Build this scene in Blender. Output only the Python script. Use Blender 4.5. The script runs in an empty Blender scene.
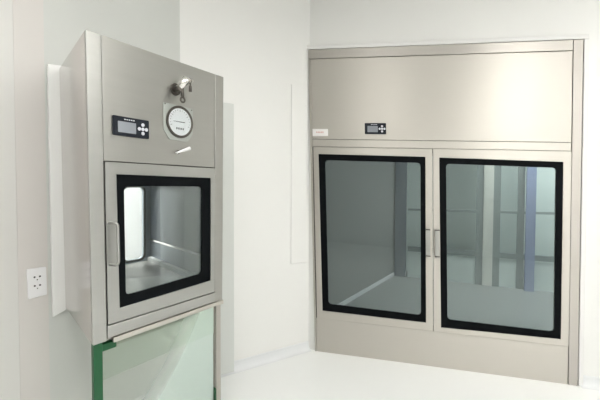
import bpy, bmesh, math, random
from mathutils import Vector, Matrix
random.seed(4)
S = bpy.context.scene
COL = S.collection

# ---------------------------------------------------------------- camera
F = 360.0
PITCH, ROLL, EYE = 0.0311, 0.0044, 1.35
c, s = math.cos(PITCH), math.sin(PITCH)
cr, sr = math.cos(ROLL), math.sin(ROLL)
r0, u0, FW = Vector((1, 0, 0)), Vector((0, s, c)), Vector((0, c, -s))
CX = r0 * cr + u0 * sr
CY = -r0 * sr + u0 * cr
cam = bpy.data.objects.new('camera', bpy.data.cameras.new('camera'))
COL.objects.link(cam)
M = Matrix((CX, CY, -FW)).transposed().to_4x4()
M.translation = (0, 0, EYE)
cam.matrix_world = M
cam.data.sensor_width = 36
cam.data.lens = F * 36 / 600
cam.data.clip_start = 0.01
S.camera = cam
EYEV = Vector((0, 0, EYE))

def project(P):
    d = Vector(P) - EYEV
    z = d.dot(FW)
    return 300 + F * d.dot(CX) / z, 200 - F * d.dot(CY) / z

def ray(x, y):
    return FW + CX * ((x - 300) / F) + CY * ((200 - y) / F)

def hit(x, y, p, n):
    d = ray(x, y)
    return EYEV + d * ((p - EYEV).dot(n) / d.dot(n))

def solve(A, b):
    n = len(b)
    A = [r[:] + [v] for r, v in zip(A, b)]
    for i in range(n):
        k = max(range(i, n), key=lambda q: abs(A[q][i]))
        A[i], A[k] = A[k], A[i]
        for j in range(n):
            if j != i:
                m = A[j][i] / A[i][i]
                A[j] = [x - m * y for x, y in zip(A[j], A[i])]
    return [A[i][n] / A[i][i] for i in range(n)]

def homog(src, dst):
    A, b = [], []
    for (x, y), (X, Y) in zip(src, dst):
        A.append([x, y, 1, 0, 0, 0, -X * x, -X * y]); b.append(X)
        A.append([0, 0, 0, x, y, 1, -Y * x, -Y * y]); b.append(Y)
    h = solve(A, b)
    def f(x, y):
        w = h[6] * x + h[7] * y + 1
        return (h[0] * x + h[1] * y + h[2]) / w, (h[3] * x + h[4] * y + h[5]) / w
    return f

class Face:
    """a standing rectangle W x H; u runs along it, v up, w out of it (metres)"""
    def __init__(self, p0, p1, z0, z1, corners, out=None):
        self.p = Vector((p0[0], p0[1], 0)); q = Vector((p1[0], p1[1], 0))
        self.W = (q - self.p).length; self.H = z1 - z0; self.z0 = z0
        self.a = (q - self.p).normalized()
        self.n = Vector((self.a.y, -self.a.x, 0))
        self.out = out.normalized() if out else self.n
        rect = [(0, self.H), (self.W, self.H), (self.W, 0), (0, 0)]
        self.f = homog(rect, corners); self.g = homog(corners, rect)
    def P(self, u, v, w=0.0):
        x, y = self.f(u, v)
        return hit(x, y, self.p, self.n) + self.out * w
    def L(self, x, y):
        return self.g(x, y)

class Plain:
    def __init__(self, p0, p1, z0=0.0):
        self.p = Vector((p0[0], p0[1], 0)); q = Vector((p1[0], p1[1], 0))
        self.W = (q - self.p).length
        self.a = (q - self.p).normalized(); self.n = Vector((self.a.y, -self.a.x, 0)); self.z0 = z0
    def P(self, u, v, w=0.0):
        return self.p + self.a * u + Vector((0, 0, v + self.z0)) + self.n * w
    def L(self, x, y):
        h = hit(x, y, self.p, self.n)
        return (h - self.p).dot(self.a), h.z - self.z0

class World3:
    def P(self, u, v, w=0.0):
        return Vector((u, w, v))
WLD = World3()

# ---------------------------------------------------------------- materials
def principled(name, col, rough=0.5, metal=0.0, **kw):
    m = bpy.data.materials.new(name); m.use_nodes = True
    b = m.node_tree.nodes['Principled BSDF']
    b.inputs['Base Color'].default_value = (*col, 1)
    b.inputs['Roughness'].default_value = rough
    b.inputs['Metallic'].default_value = metal
    for k, v in kw.items():
        b.inputs[k.replace('_', ' ')].default_value = v
    return m

def noise_tint(m, col, amt, scale=(1, 1, 1), nscale=3.0, bump=0.0, rough=None):
    nt = m.node_tree; b = nt.nodes['Principled BSDF']
    tc = nt.nodes.new('ShaderNodeTexCoord'); mp = nt.nodes.new('ShaderNodeMapping')
    mp.inputs['Scale'].default_value = scale
    n = nt.nodes.new('ShaderNodeTexNoise'); n.inputs['Scale'].default_value = nscale
    n.inputs['Detail'].default_value = 4
    nt.links.new(tc.outputs['Object'], mp.inputs['Vector']); nt.links.new(mp.outputs['Vector'], n.inputs['Vector'])
    mx = nt.nodes.new('ShaderNodeMix'); mx.data_type = 'RGBA'
    mx.inputs[6].default_value = (*[v * (1 - amt) for v in col], 1)
    mx.inputs[7].default_value = (*[min(1, v * (1 + amt)) for v in col], 1)
    nt.links.new(n.outputs['Fac'], mx.inputs[0]); nt.links.new(mx.outputs[2], b.inputs['Base Color'])
    if rough:
        mr = nt.nodes.new('ShaderNodeMapRange')
        mr.inputs['To Min'].default_value, mr.inputs['To Max'].default_value = rough
        nt.links.new(n.outputs['Fac'], mr.inputs['Value']); nt.links.new(mr.outputs['Result'], b.inputs['Roughness'])
    if bump:
        bp = nt.nodes.new('ShaderNodeBump'); bp.inputs['Strength'].default_value = bump
        bp.inputs['Distance'].default_value = 0.001
        nt.links.new(n.outputs['Fac'], bp.inputs['Height']); nt.links.new(bp.outputs['Normal'], b.inputs['Normal'])
    return m

def mk(name, col, rough, metal=0.0, amt=0.02, **kw):
    return noise_tint(principled(name, col, rough, metal, **kw), col, amt)

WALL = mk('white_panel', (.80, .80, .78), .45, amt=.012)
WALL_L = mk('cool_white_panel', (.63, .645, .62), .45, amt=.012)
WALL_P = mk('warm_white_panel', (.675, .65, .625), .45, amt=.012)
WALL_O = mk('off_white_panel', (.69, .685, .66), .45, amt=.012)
TRIMW = mk('white_trim', (.90, .905, .89), .4, amt=.01)
TRIMG = mk('grey_trim', (.64, .66, .635), .4, amt=.02)
SEALW = mk('white_sealant', (.77, .765, .75), .5, amt=.01)
CEIL = mk('ceiling_white', (.85, .85, .84), .6, amt=.01)
FLOOR = noise_tint(principled('epoxy_floor', (.86, .87, .86), .3), (.86, .87, .86), .02, nscale=1.5, rough=(.27, .30))
COVE = mk('cove_grey', (.74, .755, .765), .4, amt=.02)
STEEL_B = noise_tint(principled('satin_steel_warm', (.57, .545, .50), .38, .8), (.57, .545, .50), .03, (1, 1, 60), 6, bump=.03, rough=(.42, .5))
STEEL_D = noise_tint(principled('satin_steel_dull', (.50, .475, .44), .42, .8), (.50, .475, .44), .03, (1, 1, 60), 6, rough=(.38, .48))
STEEL_A = noise_tint(principled('satin_steel', (.42, .415, .39), .33, .85), (.42, .415, .39), .05, (1, 1, 12), 3, bump=.03, rough=(.28, .42))
STEEL_L = noise_tint(principled('bright_steel', (.43, .43, .41), .3, .85), (.43, .43, .41), .05, (1, 1, 12), 3, rough=(.25, .38))
STEEL_M = noise_tint(principled('polished_steel', (.60, .575, .555), .16, .9), (.60, .575, .555), .03, (1, 1, 5), 2, rough=(.13, .22))
STEEL_I = noise_tint(principled('chamber_steel', (.36, .40, .44), .35, .55), (.36, .40, .44), .04, (1, 1, 5), 3, rough=(.32, .40))
def brushed(m, an):
    nt = m.node_tree; b = nt.nodes['Principled BSDF']
    tg = nt.nodes.new('ShaderNodeTangent'); tg.direction_type = 'RADIAL'; tg.axis = 'Z'
    nt.links.new(tg.outputs[0], b.inputs['Tangent']); b.inputs['Anisotropic'].default_value = an; b.inputs['Anisotropic Rotation'].default_value = .25
for m_ in (STEEL_B, STEEL_A, STEEL_L, STEEL_D): brushed(m_, .75)
CHROME = mk('chrome', (.78, .77, .74), .15, 1.0)
SEAM = mk('shadow_gap', (.10, .095, .085), .6, .3)
BLACK = mk('black_border', (.004, .005, .006), .6, amt=.05, Specular_IOR_Level=.06)
BLACKP = mk('black_plastic', (.012, .015, .022), .4, amt=.05, Specular_IOR_Level=.2)
PLATE = noise_tint(principled('plate_metal', (.45, .475, .45), .4, .7), (.45, .475, .45), .03)
LINING = mk('blue_grey_lining', (.10, .125, .165), .3, .3, amt=.06)
LCD = mk('lcd_screen', (.26, .28, .31), .25, amt=.05)
BTN = mk('button_grey', (.62, .63, .68), .45)
DIAL = mk('dial_white', (.82, .83, .86), .35, amt=.02)
INK = mk('ink', (.06, .06, .07), .5)
WHITEP = mk('white_plastic', (.86, .86, .87), .35, amt=.01)
SOCK = mk('socket_hole', (.07, .07, .08), .6)
GREEN = mk('green_film', (.002, .075, .022), .5, amt=.15)
GREENL = mk('pale_green_film', (.36, .47, .36), .5, amt=.04)
STICK = mk('sticker_white', (.86, .84, .82), .5)
PINK = mk('sticker_print', (.72, .45, .42), .5)
BRASS = mk('dark_metal', (.11, .10, .09), .3, .8, amt=.1)
BLUEG = mk('blue_grey_post', (.20, .23, .27), .5)
LPOST = mk('pale_post', (.78, .78, .72), .5)
BLUEC = mk('blue_column', (.28, .33, .50), .5)
GREYW = mk('grey_partition', (.29, .295, .285), .6)
LGREY = mk('light_partition', (.70, .78, .75), .5)
SLATE = mk('dark_rail', (.27, .31, .31), .5)
FLOORD = mk('corridor_floor', (.33, .34, .34), .35)

def glass(name, tint, refl, rough=0.02):
    m = bpy.data.materials.new(name); m.use_nodes = True
    nt = m.node_tree; nt.nodes.clear()
    o = nt.nodes.new('ShaderNodeOutputMaterial'); t = nt.nodes.new('ShaderNodeBsdfTransparent')
    g = nt.nodes.new('ShaderNodeBsdfGlossy'); g.inputs['Roughness'].default_value = rough
    g.inputs['Color'].default_value = (.93, 1, .98, 1)
    t.inputs['Color'].default_value = (*tint, 1)
    lw = nt.nodes.new('ShaderNodeFresnel'); lw.inputs['IOR'].default_value = 1.45
    ad = nt.nodes.new('ShaderNodeMath'); ad.operation = 'ADD'; ad.inputs[1].default_value = refl; ad.use_clamp = True
    mx = nt.nodes.new('ShaderNodeMixShader')
    nt.links.new(lw.outputs[0], ad.inputs[0]); nt.links.new(ad.outputs[0], mx.inputs[0])
    nt.links.new(t.outputs[0], mx.inputs[1]); nt.links.new(g.outputs[0], mx.inputs[2])
    nt.links.new(mx.outputs[0], o.inputs[0])
    return m
GLASS_T = glass('tinted_glass', (.72, .75, .74), .015)
GLASS_C = glass('clear_glass', (.86, .88, .88), .03)
GLASS_G = glass('gauge_lens', (.99, .99, .99), .0)
PANE = glass('partition_glass', (.8, .85, .85), .1)

def emis(name, col, st):
    m = bpy.data.materials.new(name); m.use_nodes = True
    b = m.node_tree.nodes['Principled BSDF']
    b.inputs['Base Color'].default_value = (.9, .9, .9, 1)
    b.inputs['Emission Color'].default_value = (*col, 1); b.inputs['Emission Strength'].default_value = st
    return m

# ---------------------------------------------------------------- mesh helpers
class MB:
    def __init__(self, fr=WLD):
        self.bm = bmesh.new(); self.fr = fr
    def hexa(self, pts):
        v = [self.bm.verts.new(p) for p in pts]
        for f in ((0, 3, 2, 1), (4, 5, 6, 7), (0, 1, 5, 4), (1, 2, 6, 5), (2, 3, 7, 6), (3, 0, 4, 7)):
            self.bm.faces.new([v[i] for i in f])
        return self
    def box(self, u0, u1, v0, v1, w0, w1):
        P = self.fr.P
        return self.hexa([P(u0, v0, w0), P(u1, v0, w0), P(u1, v1, w0), P(u0, v1, w0),
                          P(u0, v0, w1), P(u1, v0, w1), P(u1, v1, w1), P(u0, v1, w1)])
    def prism(self, poly, w0, w1):
        P = self.fr.P
        a = [self.bm.verts.new(P(u, v, w0)) for u, v in poly]
        b = [self.bm.verts.new(P(u, v, w1)) for u, v in poly]
        self.bm.faces.new(a[::-1]); self.bm.faces.new(b)
        n = len(poly)
        for i in range(n):
            self.bm.faces.new([a[i], a[(i + 1) % n], b[(i + 1) % n], b[i]])
        return self
    def ring(self, outer, inner, w0, w1, w1i=None):
        P = self.fr.P; n = len(outer)
        if w1i is None: w1i = w1
        L = [[self.bm.verts.new(P(u, v, w)) for u, v in poly] for poly, w in
             ((outer, w0), (outer, w1), (inner, w1i), (inner, w0))]
        for k in range(4):
            A, B = L[k], L[(k + 1) % 4]
            for i in range(n):
                self.bm.faces.new([A[i], A[(i + 1) % n], B[(i + 1) % n], B[i]])
        return self
    def tube(self, pts, r, seg=12, radii=None):
        pts = [Vector(p) for p in pts]; rings = []
        up = Vector((0, 0, 1))
        for i, p in enumerate(pts):
            t = (pts[min(i + 1, len(pts) - 1)] - pts[max(i - 1, 0)]).normalized()
            ref = up if abs(t.dot(up)) < .95 else Vector((1, 0, 0))
            if i == 0: x = t.cross(ref).normalized()
            else: x = (x - t * x.dot(t)).normalized()
            y = t.cross(x)
            rr = radii[i] if radii else r
            rings.append([self.bm.verts.new(p + (x * math.cos(k * 2 * math.pi / seg) + y * math.sin(k * 2 * math.pi / seg)) * rr) for k in range(seg)])
        for A, B in zip(rings, rings[1:]):
            for k in range(seg):
                self.bm.faces.new([A[k], A[(k + 1) % seg], B[(k + 1) % seg], B[k]])
        self.bm.faces.new(rings[0][::-1]); self.bm.faces.new(rings[-1])
        return self
    def build(self, name, mat, parent=None, bevel=0.0, smooth=False, seg=2):
        bmesh.ops.recalc_face_normals(self.bm, faces=self.bm.faces)
        me = bpy.data.meshes.new(name)
        if parent is not None:
            q = parent; off = Vector((0, 0, 0))
            while q is not None:
                off += q.location; q = q.parent
        else:
            bb = [v.co for v in self.bm.verts]
            off = Vector((sum(v.x for v in bb) / len(bb), sum(v.y for v in bb) / len(bb), min(v.z for v in bb)))
        bmesh.ops.translate(self.bm, verts=self.bm.verts, vec=-off)
        if smooth:
            for f in self.bm.faces: f.smooth = True
        self.bm.to_mesh(me); self.bm.free()
        me.materials.append(mat)
        o = bpy.data.objects.new(name, me); COL.objects.link(o)
        if parent is not None: o.parent = parent
        else: o.location = off
        if bevel:
            b = o.modifiers.new('bevel', 'BEVEL'); b.width = bevel; b.segments = seg; b.limit_method = 'ANGLE'
            b.angle_limit = math.radians(40)
        return o

def rrect(u0, u1, v0, v1, r, n=6):
    p = []
    for cx, cy, a in ((u1 - r, v1 - r, 0), (u0 + r, v1 - r, 90), (u0 + r, v0 + r, 180), (u1 - r, v0 + r, 270)):
        for k in range(n + 1):
            t = math.radians(a + 90 * k / n)
            p.append((cx + r * math.cos(t), cy + r * math.sin(t)))
    return p

def rquad(pts, r, n=6):
    """rounded quad; pts counter-clockwise starting top right"""
    out = []
    m = len(pts)
    for i in range(m):
        b = Vector(pts[i]); a = Vector(pts[i - 1]); d = Vector(pts[(i + 1) % m])
        p0 = b + (a - b).normalized() * r; p1 = b + (d - b).normalized() * r
        for k in range(n + 1):
            t = k / n
            q = p0 * (1 - t) ** 2 + b * 2 * t * (1 - t) + p1 * t ** 2
            out.append((q.x, q.y))
    return out

def circ(cu, cv, r, n=32):
    return [(cu + r * math.cos(2 * math.pi * k / n), cv + r * math.sin(2 * math.pi * k / n)) for k in range(n)]

def tag(o, label, cat, group=None):
    o['label'] = label; o['category'] = cat
    if group: o['group'] = group
    return o
def thing(name, loc, label, cat, group=None):
    o = bpy.data.objects.new(name, None); COL.objects.link(o); o.location = loc
    o.empty_display_size = .1
    return tag(o, label, cat, group)
def struct(o, label=None):
    o['kind'] = 'structure'
    if label: o['label'] = label
    return o

# ---------------------------------------------------------------- plan of the place
P0, P1, P2 = Vector((-0.799, 1.365, 0)), Vector((-0.4138, 1.9321, 0)), Vector((-1.2109, 1.8301, 0))
C0, C1 = Vector((0.13, 2.96, 0)), Vector((1.92, 2.445, 0))
ZT, ZB, CT = EYE + 0.5901, EYE - 0.6112, 2.41
A = (P1 - P0).normalized()
NA = Vector((A.y, -A.x, 0))
SIDE = (P0 - P2); DEP = SIDE.length
BX = Face(P0, P1, ZB, ZT, [(85.5, 29), (223.5, 77), (222.3, 301), (93, 346)], SIDE)
CB = Face(C0, C1, 0, CT, [(308.3, 50), (583, 39.8), project(C1), project(C0)])
CN = CB.n
# wall behind the box: parallel to its front, through P2
K = hit(180, 60, P2, NA); K.z = 0
LC = hit(309, 200, C0 - CN * .02, CN); LC.z = 0
W1s = P2 - A * 5.2                                  # far left end, behind the camera
W3e = LC + CB.a * 3.6
HC = 3.05
BACKY = -2.6
W1 = Plain(W1s, K); W2 = Plain(K, LC); W3 = Plain(LC, W3e)

def wall(pl, name, mat, hole=None, ext0=0.0, ext1=0.0, th=.08, h=HC):
    b = MB(pl)
    u0, u1 = -ext0, pl.W + ext1
    if not hole:
        b.box(u0, u1, 0, h, -th, 0)
    else:
        a0, a1, z0, z1 = hole
        b.ring([(u1, h), (u0, h), (u0, 0), (u1, 0)], [(a1, z1), (a0, z1), (a0, z0), (a1, z0)], -th, 0)
    return struct(b.build(name, mat))

uP2 = (P2 - W1s).dot(A)
uK = W1.W
bh = (uP2 + .03, uK - .03, ZB + .06, ZT - .06)
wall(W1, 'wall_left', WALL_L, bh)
wall(W2, 'wall_middle', WALL)
cu0, cu1 = W3.L(*project(CB.P(.05, 1, -.02)))[0], W3.L(*project(CB.P(CB.W - .05, 1, -.02)))[0]
wall(W3, 'wall_back', WALL, (cu0, cu1, .0005 + .02, CT - .12))
RIGHT = Plain(W3e, (W3e.x, BACKY))
wall(RIGHT, 'wall_right', WALL)
BEH = Plain((W3e.x, BACKY), (W1s.x, BACKY))
wall(BEH, 'wall_front', WALL)

dr = struct(MB(RIGHT).box(.35, 1.35, .001, 2.5, 0, .03).build('door_1', GREYW, bevel=.004))  # unseen dark panel, added for the steel to reflect
struct(MB(RIGHT).ring([(1.41, 2.56), (.29, 2.56), (.29, .001), (1.41, .001)], [(1.35, 2.5), (.35, 2.5), (.35, .002), (1.35, .002)], 0, .04).build('door_frame', TRIMW, bevel=.003))  # surround of the added panel

# floor and ceiling
struct(MB().box(-5, 9, -.1, 0, -3, 12).build('floor', FLOOR))
poly = [W1s, K, LC, W3e, Vector((W3e.x, BACKY, 0)), Vector((W1s.x, BACKY, 0))]
bm = MB()
a = [bm.bm.verts.new((p.x, p.y, HC)) for p in poly]; b_ = [bm.bm.verts.new((p.x, p.y, HC + .1)) for p in poly]
bm.bm.faces.new(a); bm.bm.faces.new(b_)
for i in range(len(a)): bm.bm.faces.new([a[i], a[(i + 1) % len(a)], b_[(i + 1) % len(a)], b_[i]])
struct(bm.build('ceiling', CEIL))

# cove baseboards: a quarter-round hollow with a lip
def cove(pl, name, u0, u1, h=.07, d=.05):
    b = MB(pl); n = 6
    prof = [(0.0, h)] + [(.004 + (d - .004) * (1 - math.cos(math.pi / 2 * k / n)), h * .94 * (1 - math.sin(math.pi / 2 * k / n))) for k in range(n + 1)] + [(0, 0)]
    A_ = [b.bm.verts.new(pl.P(u0, z, w)) for w, z in prof]; B_ = [b.bm.verts.new(pl.P(u1, z, w)) for w, z in prof]
    m = len(prof)
    for i in range(m): b.bm.faces.new([A_[i], A_[(i + 1) % m], B_[(i + 1) % m], B_[i]])
    b.bm.faces.new(A_[::-1]); b.bm.faces.new(B_)
    return struct(b.build(name, COVE))
cove(W2, 'baseboard_middle', 0, W2.W - .0)
cabR = W3.L(*project(CB.P(CB.W, 1, -.02)))[0]
cove(W3, 'baseboard_back', cabR + .03, W3.W)
cove(RIGHT, 'baseboard_right', 0, RIGHT.W)
cove(W1, 'baseboard_left', 0, W1.W)

# panels of the left wall: warm band between two seams, near panel, white filler strip beside the box
def onW(pl, x, y): return pl.L(x, y)
def strip(pl, name, quad, mat, w0, w1, bevel=.001):
    pts = [pl.L(*q) for q in quad]
    return struct(MB(pl).prism([(u, max(v, 0)) for u, v in pts], w0, w1).build(name, mat, bevel=bevel))
ub0, ub1 = W1.L(15, 150)[0], W1.L(46, 200)[0]
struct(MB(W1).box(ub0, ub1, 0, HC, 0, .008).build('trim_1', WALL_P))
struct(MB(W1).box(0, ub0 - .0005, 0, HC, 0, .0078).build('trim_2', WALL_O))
strip(W1, 'trim_3', [(46.2, 64.5), (60.8, 66.5), (64.3, 309), (51.5, 316.5)], TRIMW, 0, .02, .003)

# ---------------------------------------------------------------- pass box
def q4(fr, tl, tr, br, bl):
    return [fr.L(*tr), fr.L(*tl), fr.L(*bl), fr.L(*br)]      # counter-clockwise from top right
H, W = BX.H, BX.W
base = BX.P(W / 2, 0, -DEP / 2)
box = thing('pass_box', base, 'stainless steel transfer pass box with gauge and glass door, mounted on the left wall', 'pass box')
up_, _ = BX.L(103.5, 120)          # right edge of the left post
ur_, _ = BX.L(215, 120)            # left edge of the right post
_, vd1 = BX.L(160, 165)            # door top
_, vd0 = BX.L(160, 308.5)          # door bottom
_, vr0 = BX.L(222, 300)
T = .004
# shell: sides, top, bottom, as hollow body
b = MB(BX)
b.box(0, .012, 0, H, -DEP, -.02); b.box(W - .012, W, 0, H, -DEP, -.02)
b.box(.012, W - .012, H - .012, H, -DEP, -.02); b.box(.012, W - .012, 0, .012, -DEP, -.02)
b.build('side_panel', STEEL_M, box)
# front members
b = MB(BX); b.box(0, up_ - .003, 0, H, -.02, 0); b.build('post', STEEL_L, box, bevel=.0025)
b = MB(BX); b.box(ur_ + .002, W, 0, H, -.02, 0); b.build('post', STEEL_A, box, bevel=.0025)
b = MB(BX); b.box(up_ - .002, ur_ + .001, vd1 + .004, H, -.02, -.002); b.build('front_panel', STEEL_A, box, bevel=.002)
b = MB(BX); b.box(up_ - .002, ur_ + .001, .012, vd0 - .004, -.02, .006); b.build('lower_rail', STEEL_L, box, bevel=.003)
b = MB(BX); b.box(up_ + .02, W + .001, -.012, .009, -.03, .012); b.build('drip_lip', STEEL_B, box, bevel=.002)
b = MB(BX)
b.ring([(W - .02, vd1 + .02), (up_ - .02, vd1 + .02), (up_ - .02, vd0 - .02), (W - .02, vd0 - .02)],
       [(ur_ - .03, vd1 - .03), (up_ + .03, vd1 - .03), (up_ + .03, vd0 + .03), (ur_ - .03, vd0 + .03)], -.035, -.021)
b.build('door_jamb', SEAM, box)
# chamber
DB = DEP + .42
cz0, cz1 = vd0 + .008, vd1 - .03
b = MB(BX); ci0, ci1 = up_ + .02, W - .03
b.box(ci0 - .01, ci0, cz0, cz1, -DB + .02, -.036)
b.box(ci1, ci1 + .01, cz0, cz1, -DB + .02, -.036)
b.box(ci0 - .01, ci1 + .01, cz1, cz1 + .01, -DB + .02, -.036)
b.box(ci0 - .01, ci1 + .01, cz0 - .01, cz0, -DB + .02, -.036)
b.build('chamber', STEEL_I, box)
b = MB(BX); b.box(ci1 - .03, ci1, cz0 + .0, cz0 + .032, -DB + .03, -.05); b.build('chamber_rail', TRIMW, box, bevel=.002)
b = MB(BX); b.box(ci1 - .02, ci1, cz0 + .155, cz0 + .17, -DB + .03, -.05); b.build('chamber_rail', CHROME, box, bevel=.002)
MB(BX).tube([BX.P(ci0 + .10, cz1 - .03, -.16), BX.P(ci1 - .10, cz1 - .03, -.16)], .013, 12).build('lamp_tube', emis('tube_glow', (.95, 1, .98), 1.6), box)  # glowing tube added to light the chamber
MB(BX).box(ci1 - .006, ci1 - .0005, cz0 + .17, cz1 - .01, -DB + .03, -.05).build('side_lining', LINING, box)
MB(BX).box(ci0 + .004, ci1 - .032, cz0 + .0005, cz0 + .004, -DB + .03, -.05).build('tray', STEEL_A, box)
# rear door with its window
def on_depth(x, y, w):
    u, v = BX.L(x, y)
    for _ in range(60):
        a, b2 = project(BX.P(u, v, w))
        u += (x - a) * .003; v += (b2 - y) * .003
    return u, v
e0, e1 = on_depth(123, 187, -DB + .015), on_depth(144, 269, -DB + .015)
ru0, ru1, rz0, rz1 = max(e0[0], ci0 + .02), min(e1[0], ci1 - .02), max(cz0 + .02, e1[1]), min(cz1 - .015, e0[1])
b = MB(BX)
fo = rrect(ci0 - .01, ci1 + .01, cz0, cz1, .002); fi = rrect(ru0, ru1, rz0, rz1, .035)
b.ring(fo, fi, -DB - .03, -DB + .015); rd = b.build('rear_door', STEEL_I, box)
b = MB(BX); b.ring(rrect(ru0 - .012, ru1 + .012, rz0 - .012, rz1 + .012, .04), rrect(ru0 + .004, ru1 - .004, rz0 + .004, rz1 - .004, .035), -DB + .015, -DB + .019)
b.build('rear_gasket', SEAM, rd)
# front door
gq = dict(tl=(116.2, 174.2), tr=(210.5, 178), br=(210.3, 280.5), bl=(119.6, 308))
iq = dict(tl=(124, 186), tr=(202.3, 186.5), br=(201.8, 273.5), bl=(126, 295.5))
door = [(ur_ - .001, vd1), (up_ + .001, vd1), (up_ + .001, vd0), (ur_ - .001, vd0)]
do = thing('door', (0, 0, 0), '', ''); del do['label']; del do['category']
do.parent = box
g_out, g_in = q4(BX, **gq), q4(BX, **iq)
b = MB(BX); b.ring(rquad(door, .002), rquad(g_out, .002), -.02, .004)
fr_ = b.build('frame', STEEL_L, do, bevel=.002)
b = MB(BX); b.ring(rquad(g_out, .002), rquad(g_in, .022), -.012, -.001); b.build('border', BLACK, do)
b = MB(BX); b.prism(rquad(g_in, .02), -.010, -.006); b.build('glass', GLASS_C, do)
# door handle: bent rod
hu, ht = BX.L(105.5, 223); hu2, hb = BX.L(106.5, 263); hx = BX.L(118.2, 240)[0]
def handle(fr, u, uu, v0, v1, out, r):
    P = fr.P; pts = []
    n = 5; rr = .018
    pts.append(P(u, v1, 0)); 
    pts.append(P(u + .3 * (uu - u), v1, out * .55))
    for k in range(n + 1):
        t = k / n * math.pi / 2
        pts.append(P(uu - rr * .6 * (1 - math.sin(t)), v1 - rr * (1 - math.cos(t)), out - .003 * (1 - math.sin(t))))
    for k in range(n + 1):
        t = math.pi / 2 - k / n * math.pi / 2
        pts.append(P(uu - rr * .6 * (1 - math.sin(t)), v0 + rr * (1 - math.cos(t)), out - .003 * (1 - math.sin(t))))
    pts.append(P(u + .3 * (uu - u), v0, out * .55)); pts.append(P(u, v0, 0))
    return MB(fr).tube(pts, r, 10)
handle(BX, hu + .012, hx - .012, hb - .008, ht, .04, .006).build('handle', STEEL_L, do, smooth=True)

# control panel with screen and cross of five buttons
def control(fr, parent, tl, tr, br, bl, scale=1.0, name='control_panel'):
    q = q4(fr, tl, tr, br, bl)
    cu = sum(p[0] for p in q) / 4; cv = sum(p[1] for p in q) / 4
    w = (abs(q[0][0] - q[1][0]) + abs(q[3][0] - q[2][0])) / 2; h = (abs(q[1][1] - q[2][1]) + abs(q[0][1] - q[3][1])) / 2
    p = MB(fr).prism(rrect(cu - w / 2, cu + w / 2, cv - h / 2, cv + h / 2, h * .06), -.004, .006).build(name, BLACKP, parent, bevel=.001)
    u0, v0 = cu - w / 2, cv - h / 2
    MB(fr).prism(rrect(u0 + .13 * w, u0 + .62 * w, v0 + .17 * h, v0 + .74 * h, h * .03), .006, .0072).build('screen', LCD, p)
    m = MB(fr)
    for k in range(5): m.box(u0 + (.30 + .06 * k) * w, u0 + (.34 + .06 * k) * w, v0 + .84 * h, v0 + .89 * h, .006, .0068)
    m.build('lettering', BTN, p)
    bc_u, bc_v, st = u0 + .815 * w, v0 + .48 * h, .21 * h
    for du, dv in ((0, 0), (1, 0), (-1, 0), (0, 1), (0, -1)):
        MB(fr).prism(circ(bc_u + du * st, bc_v + dv * st * 1.1, .095 * h, 14), .006, .009).build('button', BTN, p)
    return p
control(BX, box, (112.4, 115), (148.6, 121), (148.6, 139), (112.4, 134.8))

# gauge on its plate
pq = q4(BX, (163.3, 102), (192.5, 109), (192.8, 142.5), (164, 134.5))
pu0 = min(p[0] for p in pq); pu1 = max(p[0] for p in pq)
gu, gv = BX.L(179.6, 122.2)
ru = BX.L(191.6, 124)[0] - gu
R = .5 * (BX.L(179.6, 106.2)[1] - BX.L(179.6, 138.2)[1])
plate = rquad([(pu1, pq[0][1]), (pu0, pq[1][1]), (pu0, gv - .045), (pu0 + .03, gv - R - .012), (pu1 - .03, gv - R - .012), (pu1, gv - .045)], .006, 3)
gp = MB(BX).prism(plate, -.003, .002).build('gauge_plate', PLATE, box, bevel=.0008)
for (a_, b_2) in ((pu0 + .008, gv + R * .95), (pu1 - .008, gv + R * .9)):
    MB(BX).prism(circ(a_, b_2, .003, 10), .002, .0035).build('screw', BRASS, gp)
gg = MB(BX).ring(circ(gu, gv, R, 40), circ(gu, gv, R * .84, 40), .001, .009, .007).build('pressure_gauge', BRASS, box, smooth=False, bevel=.001)
gd = MB(BX).prism(circ(gu, gv, R * .85, 40), .001, .006).build('dial', DIAL, gg)
m = MB(BX)
for k in range(17):
    t = math.radians(200 - k * 220 / 16); 
    for_r0, r1 = (R * .62, R * .76) if k % 4 == 0 else (R * .68, R * .76)
    d = (math.cos(t), math.sin(t)); nn = (-d[1] * .0008, d[0] * .0008)
    m.prism([(gu + d[0] * for_r0 - nn[0], gv + d[1] * for_r0 - nn[1]), (gu + d[0] * r1 - nn[0], gv + d[1] * r1 - nn[1]),
             (gu + d[0] * r1 + nn[0], gv + d[1] * r1 + nn[1]), (gu + d[0] * for_r0 + nn[0], gv + d[1] * for_r0 + nn[1])], .006, .0066)
m.build('tick_marks', INK, gg)
MB(BX).prism([(gu - R * .5, gv - .0005), (gu - R * .5, gv + .001), (gu + R * .35, gv + .0022), (gu + R * .35, gv - .0018)], .007, .0082).build('needle', INK, gg)
m = MB(BX)
for k in range(4): m.box(gu - R * .3 + k * R * .16, gu - R * .2 + k * R * .16, gv - R * .48, gv - R * .36, .006, .0066)
m.build('lettering', INK, gg)
MB(BX).prism(circ(gu, gv, R * .835, 40), .0086, .0090).build('gauge_glass', GLASS_G, gg)

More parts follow.
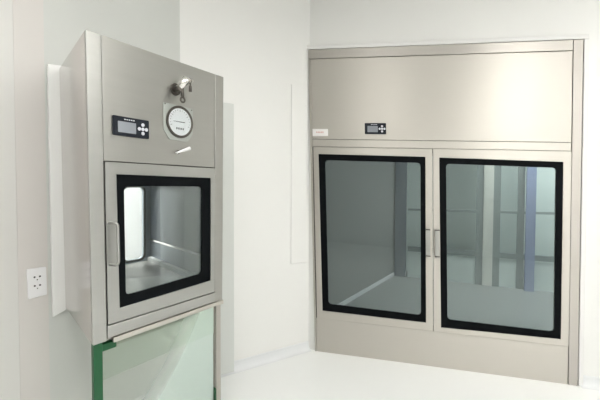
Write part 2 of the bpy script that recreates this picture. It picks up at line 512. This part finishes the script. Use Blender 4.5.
# sampling valve above the gauge
vu, vv = BX.L(175.5, 89.5)
vp = thing('sampling_valve', (0, 0, 0), '', ''); del vp['label']; del vp['category']; vp.parent = box
Pb = BX.P
MB(BX).prism(circ(vu, vv, .027, 24), -.003, .006).build('flange', BRASS, vp, bevel=.001)
MB(BX).tube([Pb(vu, vv, .004), Pb(vu, vv, .02), Pb(vu + .003, vv, .05)], .014, 16).build('neck', BRASS, vp, bevel=.001)
u2, v2 = BX.L(184, 82.5)
MB(BX).tube([Pb(vu, vv, .044), Pb(u2 - .015, v2 - .004, .050), Pb(u2 + .012, v2 + .002, .052)], .011, 14, [.014, .019, .012]).build('valve_body', CHROME, vp, smooth=True)
MB(BX).tube([Pb(vu + .014, vv, .048), Pb(vu + .015, vv - .04, .048)], .0075, 12).build('outlet_stem', BRASS, vp, smooth=True)
ru_, rv_ = vu + .015, vv - .052
rg = [Pb(ru_ + .011 * math.cos(t), rv_ + .011 * math.sin(t), .048) for t in [k * math.pi / 8 for k in range(17)]]
MB(BX).tube(rg, .0042, 8).build('ring', BRASS, vp, smooth=True)
MB(BX).tube([Pb(u2 + .002, v2, .05), Pb(u2 + .020, v2 + .001, .052), Pb(u2 + .021, v2 - .004, .052)], .005, 10).build('elbow', CHROME, vp, smooth=True)
MB(BX).tube([Pb(u2 + .010, v2 - .006, .05), Pb(u2 + .010, v2 - .022, .05), Pb(u2 + .010, v2 - .026, .05), Pb(u2 + .010, v2 - .05, .05)], .006, 10, [.004, .004, .007, .007]).build('drain_stub', BRASS, vp, smooth=True)

# small lever latch under the gauge
lu, lv = BX.L(177.3, 152.3); lu2, lv2 = BX.L(188, 148)
lp = MB(BX).prism(circ(lu, lv, .009, 16), -.003, .010).build('latch', BRASS, box, bevel=.001)
MB(BX).tube([Pb(lu - .014, lv - .006, .018), Pb(lu, lv, .016), Pb(lu2, lv2 - .003, .02)], .006, 12, [.0055, .0045, .009]).build('lever', WHITEP, lp, smooth=True)

# ---------------------------------------------------------------- stand under the box
ZF = BX.z0                       # height of the box above the floor
gl0 = BX.L(93.5, 347)[0]
stand = thing('steel_stand', BX.P(W / 2, -ZF, -.2), 'steel support stand with green protective film under the pass box', 'stand')
def fz(u, v, w):                  # point with a given height above the floor on the box front
    p = BX.P(u, 0, w); return p
class Under:
    def P(self, u, v, w=0.0):
        q = BX.P(u, 0, w); return Vector((q.x, q.y, v))
UN = Under()
zt_ = BX.P(.02, 0).z - .001
def under(u, w=-.03):
    return min(BX.P(u, 0, w).z, BX.P(u, 0, -DEP).z) - .001
def stand_leg(u0, u1, w0, w1, mat, g):
    return MB(UN).box(u0, u1, 0, min(under(u0), under(u1)) - g, w0, w1).build('leg', mat, stand, bevel=.002)
l1 = stand_leg(.004, .040, -.05, -.012, GREEN, .001); l1['label'] = 'green film wrapped leg'
l2 = stand_leg(W - .036, W - .004, -.05, -.012, STEEL_D, .014)
zl = min(under(.04), under(.098)) - .014
zr = min(under(.04), under(W)) - .014
MB(UN).box(.040, .098, zl - .028, zl, -.048, -.014).build('corner_bracket', GREEN, stand, bevel=.002)
MB(UN).box(W - .044, W - .036, 0, .27, -.046, -.014).build('film_edge', GREEN, stand)
MB(UN).box(.04, W - .036, zr - .03, zr, -.05, -.036).build('crossbar', STEEL_D, stand, bevel=.002)
SHEET = glass('pale_film', (.96, .97, .955), .0, .5)  # soft wall shade under the box, put into the tint
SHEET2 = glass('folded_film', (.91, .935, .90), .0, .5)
MB(UN).box(.041, W - .047, .12, zr - .002, -.030, -.0296).build('film_sheet', SHEET, stand)['label'] = 'pale translucent green film sheet'  # sheet stands in for the box's shade on the wall
MB(UN).box(.041, W - .047, zr - .15, zr - .002, -.026, -.0256).build('folded_film', SHEET2, stand)  # darker band where the box's shadow falls on the wall
for u_ in (.03, W - .06):
    MB(UN).box(u_, u_ + .03, zr - .03, zr, -DEP + .03, -.05).build('side_rail', STEEL_D, stand, bevel=.002)

# white wall socket
def at(pl, x, y): return pl.L(x, y)
sk = thing('power_socket', W1.P(*W1.L(35.5, 297), .008), 'white double power socket plate on the left wall, low beside the pass box', 'socket')
tl, tr, br, bl = W1.L(25.3, 268.8), W1.L(44.8, 266.3), W1.L(45.8, 294), W1.L(27, 299)
sq = [tr, tl, bl, br]
b = MB(W1); b.prism(rquad(sq, .006, 4), .008, .017); b.build('plate', WHITEP, sk, bevel=.002)
cu = sum(p[0] for p in sq) / 4; cv = sum(p[1] for p in sq) / 4
for dv in (.022, -.020):
    m = MB(W1)
    for du, dz, r in ((-.011, .006, .0045), (.011, .006, .0045), (0, -.008, .0028)):
        m.prism(circ(cu + du, cv + dv + dz, r, 12), .0165, .0176)
    m.build('outlet', SOCK, sk)

# grey duct standing between the box and the middle wall; white filler profile by the cabinet
ud0, ud1 = W2.L(216, 250)[0], W2.L(232.5, 250)[0]
ztop = W2.L(228, 104)[1]
dt = MB(W2).box(ud0, ud1, 0, ztop, 0.001, .03).build('cable_duct', TRIMG, bevel=.003)
tag(dt, 'slim grey vertical cable duct on the wall just right of the pass box', 'duct')
a0 = W2.L(290.5, 240)[0]; zb_ = W2.L(291, 264)[1]; z1_ = W2.L(291, 84)[1]
struct(MB(W2).box(a0, W2.W - .02, zb_, z1_, 0, .008).build('trim_4', WALL, bevel=.004))

# ---------------------------------------------------------------- transfer cabinet
cab = thing('transfer_cabinet', CB.P(CB.W / 2, 0, -.2), 'large stainless steel double-door transfer cabinet built into the back wall', 'cabinet')
CW, CH = CB.W, CB.H
G = .0035
uL = CB.L(312.3, 140)[0]; uR = CB.L(571.5, 140)[0]
vt = CB.L(440, 55.2)[1]; vs = CB.L(440, 140.8)[1]; vdt = CB.L(440, 148.9)[1]; vdb = CB.L(433, 331)[1]
uC = CB.L(433, 240)[0]; uDL = CB.L(315.2, 230)[0]; uDR = CB.L(570, 240)[0]
CD = .26
b = MB(CB)
b.box(0.05, .062, .02, CH - .13, -CD, -.03); b.box(CW - .062, CW - .05, .02, CH - .13, -CD, -.03)
b.box(.062, CW - .062, CH - .142, CH - .13, -CD, -.03); b.box(.062, CW - .062, .02, .032, -CD, -.03)
b.box(.062, CW - .062, vdt - .03, vdt - .015, -CD, -.035); b.box(.062, CW - .062, .17, .185, -CD, -.035)
b.box(.062, CW - .062, vdt, CH - .15, -CD, -CD + .01)
b.build('body', STEEL_D, cab)
b = MB(CB)
b.ring([(CW - .01, CH - .01), (.01, CH - .01), (.01, .001), (CW - .01, .001)],
       [(uDR - .03, vdt - .03), (uDL + .03, vdt - .03), (uDL + .03, vdb + .03), (uDR - .03, vdb + .03)], -.030, -.014)
b.build('backing', SEAM, cab)
def plate_(n, u0_, u1_, v0_, v1_, mat, w1=0.0):
    o = MB(CB).box(u0_, u1_, v0_, v1_, -.014, w1).build(n, mat, cab, bevel=.0015); return o
plate_('top_rail', 0, uR, vt + G, CH, STEEL_D, .004)
plate_('side_rail', uR + G * .6, CW, 0, CH, STEEL_D, .006)
plate_('side_rail', 0, uL - G * .5, 0, vt, STEEL_B, .004)
plate_('header_panel', uL, uR, vs + G * .6, vt, STEEL_B)
plate_('middle_rail', uL, uR, vdt + G * .6, vs - G * .4, STEEL_B)
plate_('kick_plate', uL, uR, 0.0, vdb - G * .6, STEEL_B)
doors = [
 (uDL, uC - G * .5, dict(tl=(318.6, 154), tr=(425.3, 156.8), br=(426, 322.5), bl=(322.6, 310.5)), dict(tl=(325, 160), tr=(420.5, 162.8), br=(421, 315.3), bl=(328.4, 304)), -1),
 (uC + G * .5, uDR, dict(tl=(439.2, 157.6), tr=(563, 162), br=(560.5, 339), bl=(441, 327.3)), dict(tl=(446, 163.6), tr=(556.7, 167.8), br=(554.4, 331.8), bl=(447.4, 319.5)), 1)]
for d0, d1, go, gi, sd in doors:
    dd = thing('door', (0, 0, 0), '', ''); del dd['label']; del dd['category']; dd.parent = cab
    q0, q1 = q4(CB, **go), q4(CB, **gi)
    bb = [(d1, vdt - G * .4), (d0, vdt - G * .4), (d0, vdb), (d1, vdb)]
    MB(CB).ring(rquad(bb, .002), rquad(q0, .004), -.014, .006).build('frame', STEEL_B, dd, bevel=.002)
    MB(CB).ring(rquad(q0, .004), rquad(q1, .03), -.012, .002).build('border', BLACK, dd)
    MB(CB).prism(rquad(q1, .03), -.010, -.004).build('glass', GLASS_T, dd)
    hc_ = uC + sd * .018
    hc_ = CB.L(427.8 if sd < 0 else 437, 242)[0]
    z0_, z1h = CB.L(430, 255)[1], CB.L(430, 230)[1]
    m = MB(CB)
    m.box(hc_ - .016, hc_ + .016, z0_, z1h, .028, .032)
    hh = m.build('handle', STEEL_L, dd, bevel=.001)
    for zz in (z1h, z0_ - .008):
        MB(CB).box(hc_ - .017, hc_ + .017, zz, zz + .008, .005, .033).build('end_bracket', BRASS, hh, bevel=.001)
control(CB, cab, (364.6, 122.8), (386.2, 123.6), (386, 134.4), (365, 134))
st_ = q4(CB, (311.8, 129), (328.2, 129), (328.2, 135.7), (311.8, 135.5))
sx0, sx1 = CB.L(312.5, 132)[0], CB.L(328, 132)[0]; sz0, sz1 = CB.L(320, 135.9)[1], CB.L(320, 129)[1]
sl = MB(CB).box(sx0, sx1, sz0, sz1, -.001, .0012).build('sticker', STICK, cab)
m = MB(CB)
for k in range(5): m.box(sx0 + .03 + k * .012, sx0 + .038 + k * .012, sz0 + .022, sz0 + .034, .0012, .0018)
m.build('lettering', PINK, sl)
# white sealant frame around the cabinet, lying on the wall
m = MB(CB)
m.box(-.012, CW + .035, CH + .004, CH + .035, -.02, .006); m.box(CW + .006, CW + .035, .0, CH + .004, -.02, .006)
struct(m.build('trim_5', SEALW, bevel=.004))

# ---------------------------------------------------------------- what lies beyond the cabinet glass
Q0, Q1 = Vector((.41, 4.0, 0)), Vector((1.70, 5.95, 0))
WB1 = Plain(Q0 - (Q1 - Q0) * .28, Q1)
struct(MB(WB1).box(0, WB1.W, 0, 2.7, -.06, 0).build('wall_corridor', GREYW))
struct(MB(WB1).box(0, WB1.W, 0, .05, 0.001, .02).build('baseboard_corridor', COVE))
G0 = hit(447, 281.5, Vector((0, 0, 0)), Vector((0, 0, 1))); G1 = hit(554, 293, Vector((0, 0, 0)), Vector((0, 0, 1)))
gd_ = (G1 - G0).normalized()
PT = Plain(G0 - gd_ * .75, G1 + gd_ * 1.5)
struct(MB(PT).box(0, PT.W, 0, 2.7, -.5, -.44).build('wall_partition', LGREY))
part = thing('glass_partition', PT.P(PT.W / 2, 0, 0), 'glazed partition with pale posts seen through the right cabinet door', 'partition')
def pu(x, y=230): return PT.L(x, y)[0]
for (x0, x1, mat) in ((476, 483, SLATE), (483, 490, LPOST), (493, 500, SLATE), (517, 524, SLATE), (490, 493, LPOST), (395, 406, BLUEG)):
    MB(PT).box(pu(x0), pu(x1), .0, 2.5, -.04, .0 if mat is SLATE else .01).build('post', mat, part)
for (y, h_) in ((211, .03), (253, .07)):
    z = PT.L(500, y)[1]
    MB(PT).box(pu(408), pu(600), z - h_, z, -.038, .002).build('rail', SLATE, part)
z253 = PT.L(500, 256)[1]
MB(PT).box(pu(408), pu(600), .0, z253 - .05, -.03, -.015).build('lower_panel', LGREY, part)
blc = MB(PT).box(pu(525), pu(534.5), 0, 2.5, .012, .08).build('blue_post', BLUEC)
tag(blc, 'blue vertical post in front of the partition, seen through the right cabinet door', 'post')
struct(MB(W3).box(0, 5, .001, .004, -4.8, -.12).build('floor_corridor', FLOORD))

# ---------------------------------------------------------------- room behind the pass box
RB = Plain(W1.P(0, 0, -1.5) + A * 2.2, W1.P(0, 0, -1.5) + A * 6.6)
struct(MB(RB).box(0, RB.W, 0, 2.7, -.06, 0).build('wall_beyond', WALL))

# ---------------------------------------------------------------- added lamps, unseen, to light the rooms and the steel
def added_lamp(x, y, z, rot, col, st, label, wx=1.2, wy=.6):
    t = thing('ceiling_light', (x, y, z), label, 'ceiling light', 'flat ceiling lights')
    t.rotation_euler.z = rot
    def bx_(nm, dx0, dx1, dy0, dy1, z0, z1, mat):
        bmm = bmesh.new()
        v = [bmm.verts.new(p) for p in ((dx0, dy0, z0), (dx1, dy0, z0), (dx1, dy1, z0), (dx0, dy1, z0), (dx0, dy0, z1), (dx1, dy0, z1), (dx1, dy1, z1), (dx0, dy1, z1))]
        for f in ((0, 3, 2, 1), (4, 5, 6, 7), (0, 1, 5, 4), (1, 2, 6, 5), (2, 3, 7, 6), (3, 0, 4, 7)): bmm.faces.new([v[i] for i in f])
        me = bpy.data.meshes.new(nm); bmm.to_mesh(me); bmm.free(); me.materials.append(mat)
        o = bpy.data.objects.new(nm, me); COL.objects.link(o); o.parent = t; return o
    bx_('housing', -wx / 2 - .02, wx / 2 + .02, -wy / 2 - .02, wy / 2 + .02, -.03, 0, TRIMW)
    bx_('diffuser', -wx / 2, wx / 2, -wy / 2, wy / 2, -.034, -.0301, emis('lamp_' + str(len(bpy.data.materials)), col, st))
    return t
LW = (1, .985, .95)
E0 = 11.8
added_lamp(1.45, .15, HC, 1.57, LW, E0 * 1.15, 'flat white ceiling light in front of the double-door cabinet')
added_lamp(2.6, .4, HC, 1.57, LW, E0 * 1.1, 'flat white ceiling light nearest the right wall')
added_lamp(-.3, .1, HC, 1.57, LW, E0 * .9, 'flat white ceiling light nearer the pass box, behind the viewer')
added_lamp(1.6, -.9, HC, 0, LW, E0, 'flat white ceiling light at the open side of the room')
added_lamp(3.2, 4.0, 2.68, -.3, (.95, 1, 1), 27, 'flat ceiling light in the corridor behind the cabinet')
pb = W1.P(uP2 + .2, 0, -.8)
added_lamp(pb.x, pb.y, 2.6, math.atan2(A.y, A.x), (1, 1, .98), 45, 'flat ceiling light in the room behind the pass box')

w = bpy.data.worlds.new('world'); S.world = w; w.use_nodes = True
w.node_tree.nodes['Background'].inputs[0].default_value = (.8, .85, .9, 1)
w.node_tree.nodes['Background'].inputs[1].default_value = .25

S.view_settings.view_transform = 'Standard'; S.view_settings.look = 'None'
S.view_settings.gamma = 1; S.view_settings.exposure = 0.21
S.view_settings.use_curve_mapping = False
S.cycles.max_bounces = 10; S.cycles.transparent_max_bounces = 12
S.cycles.use_denoising = True
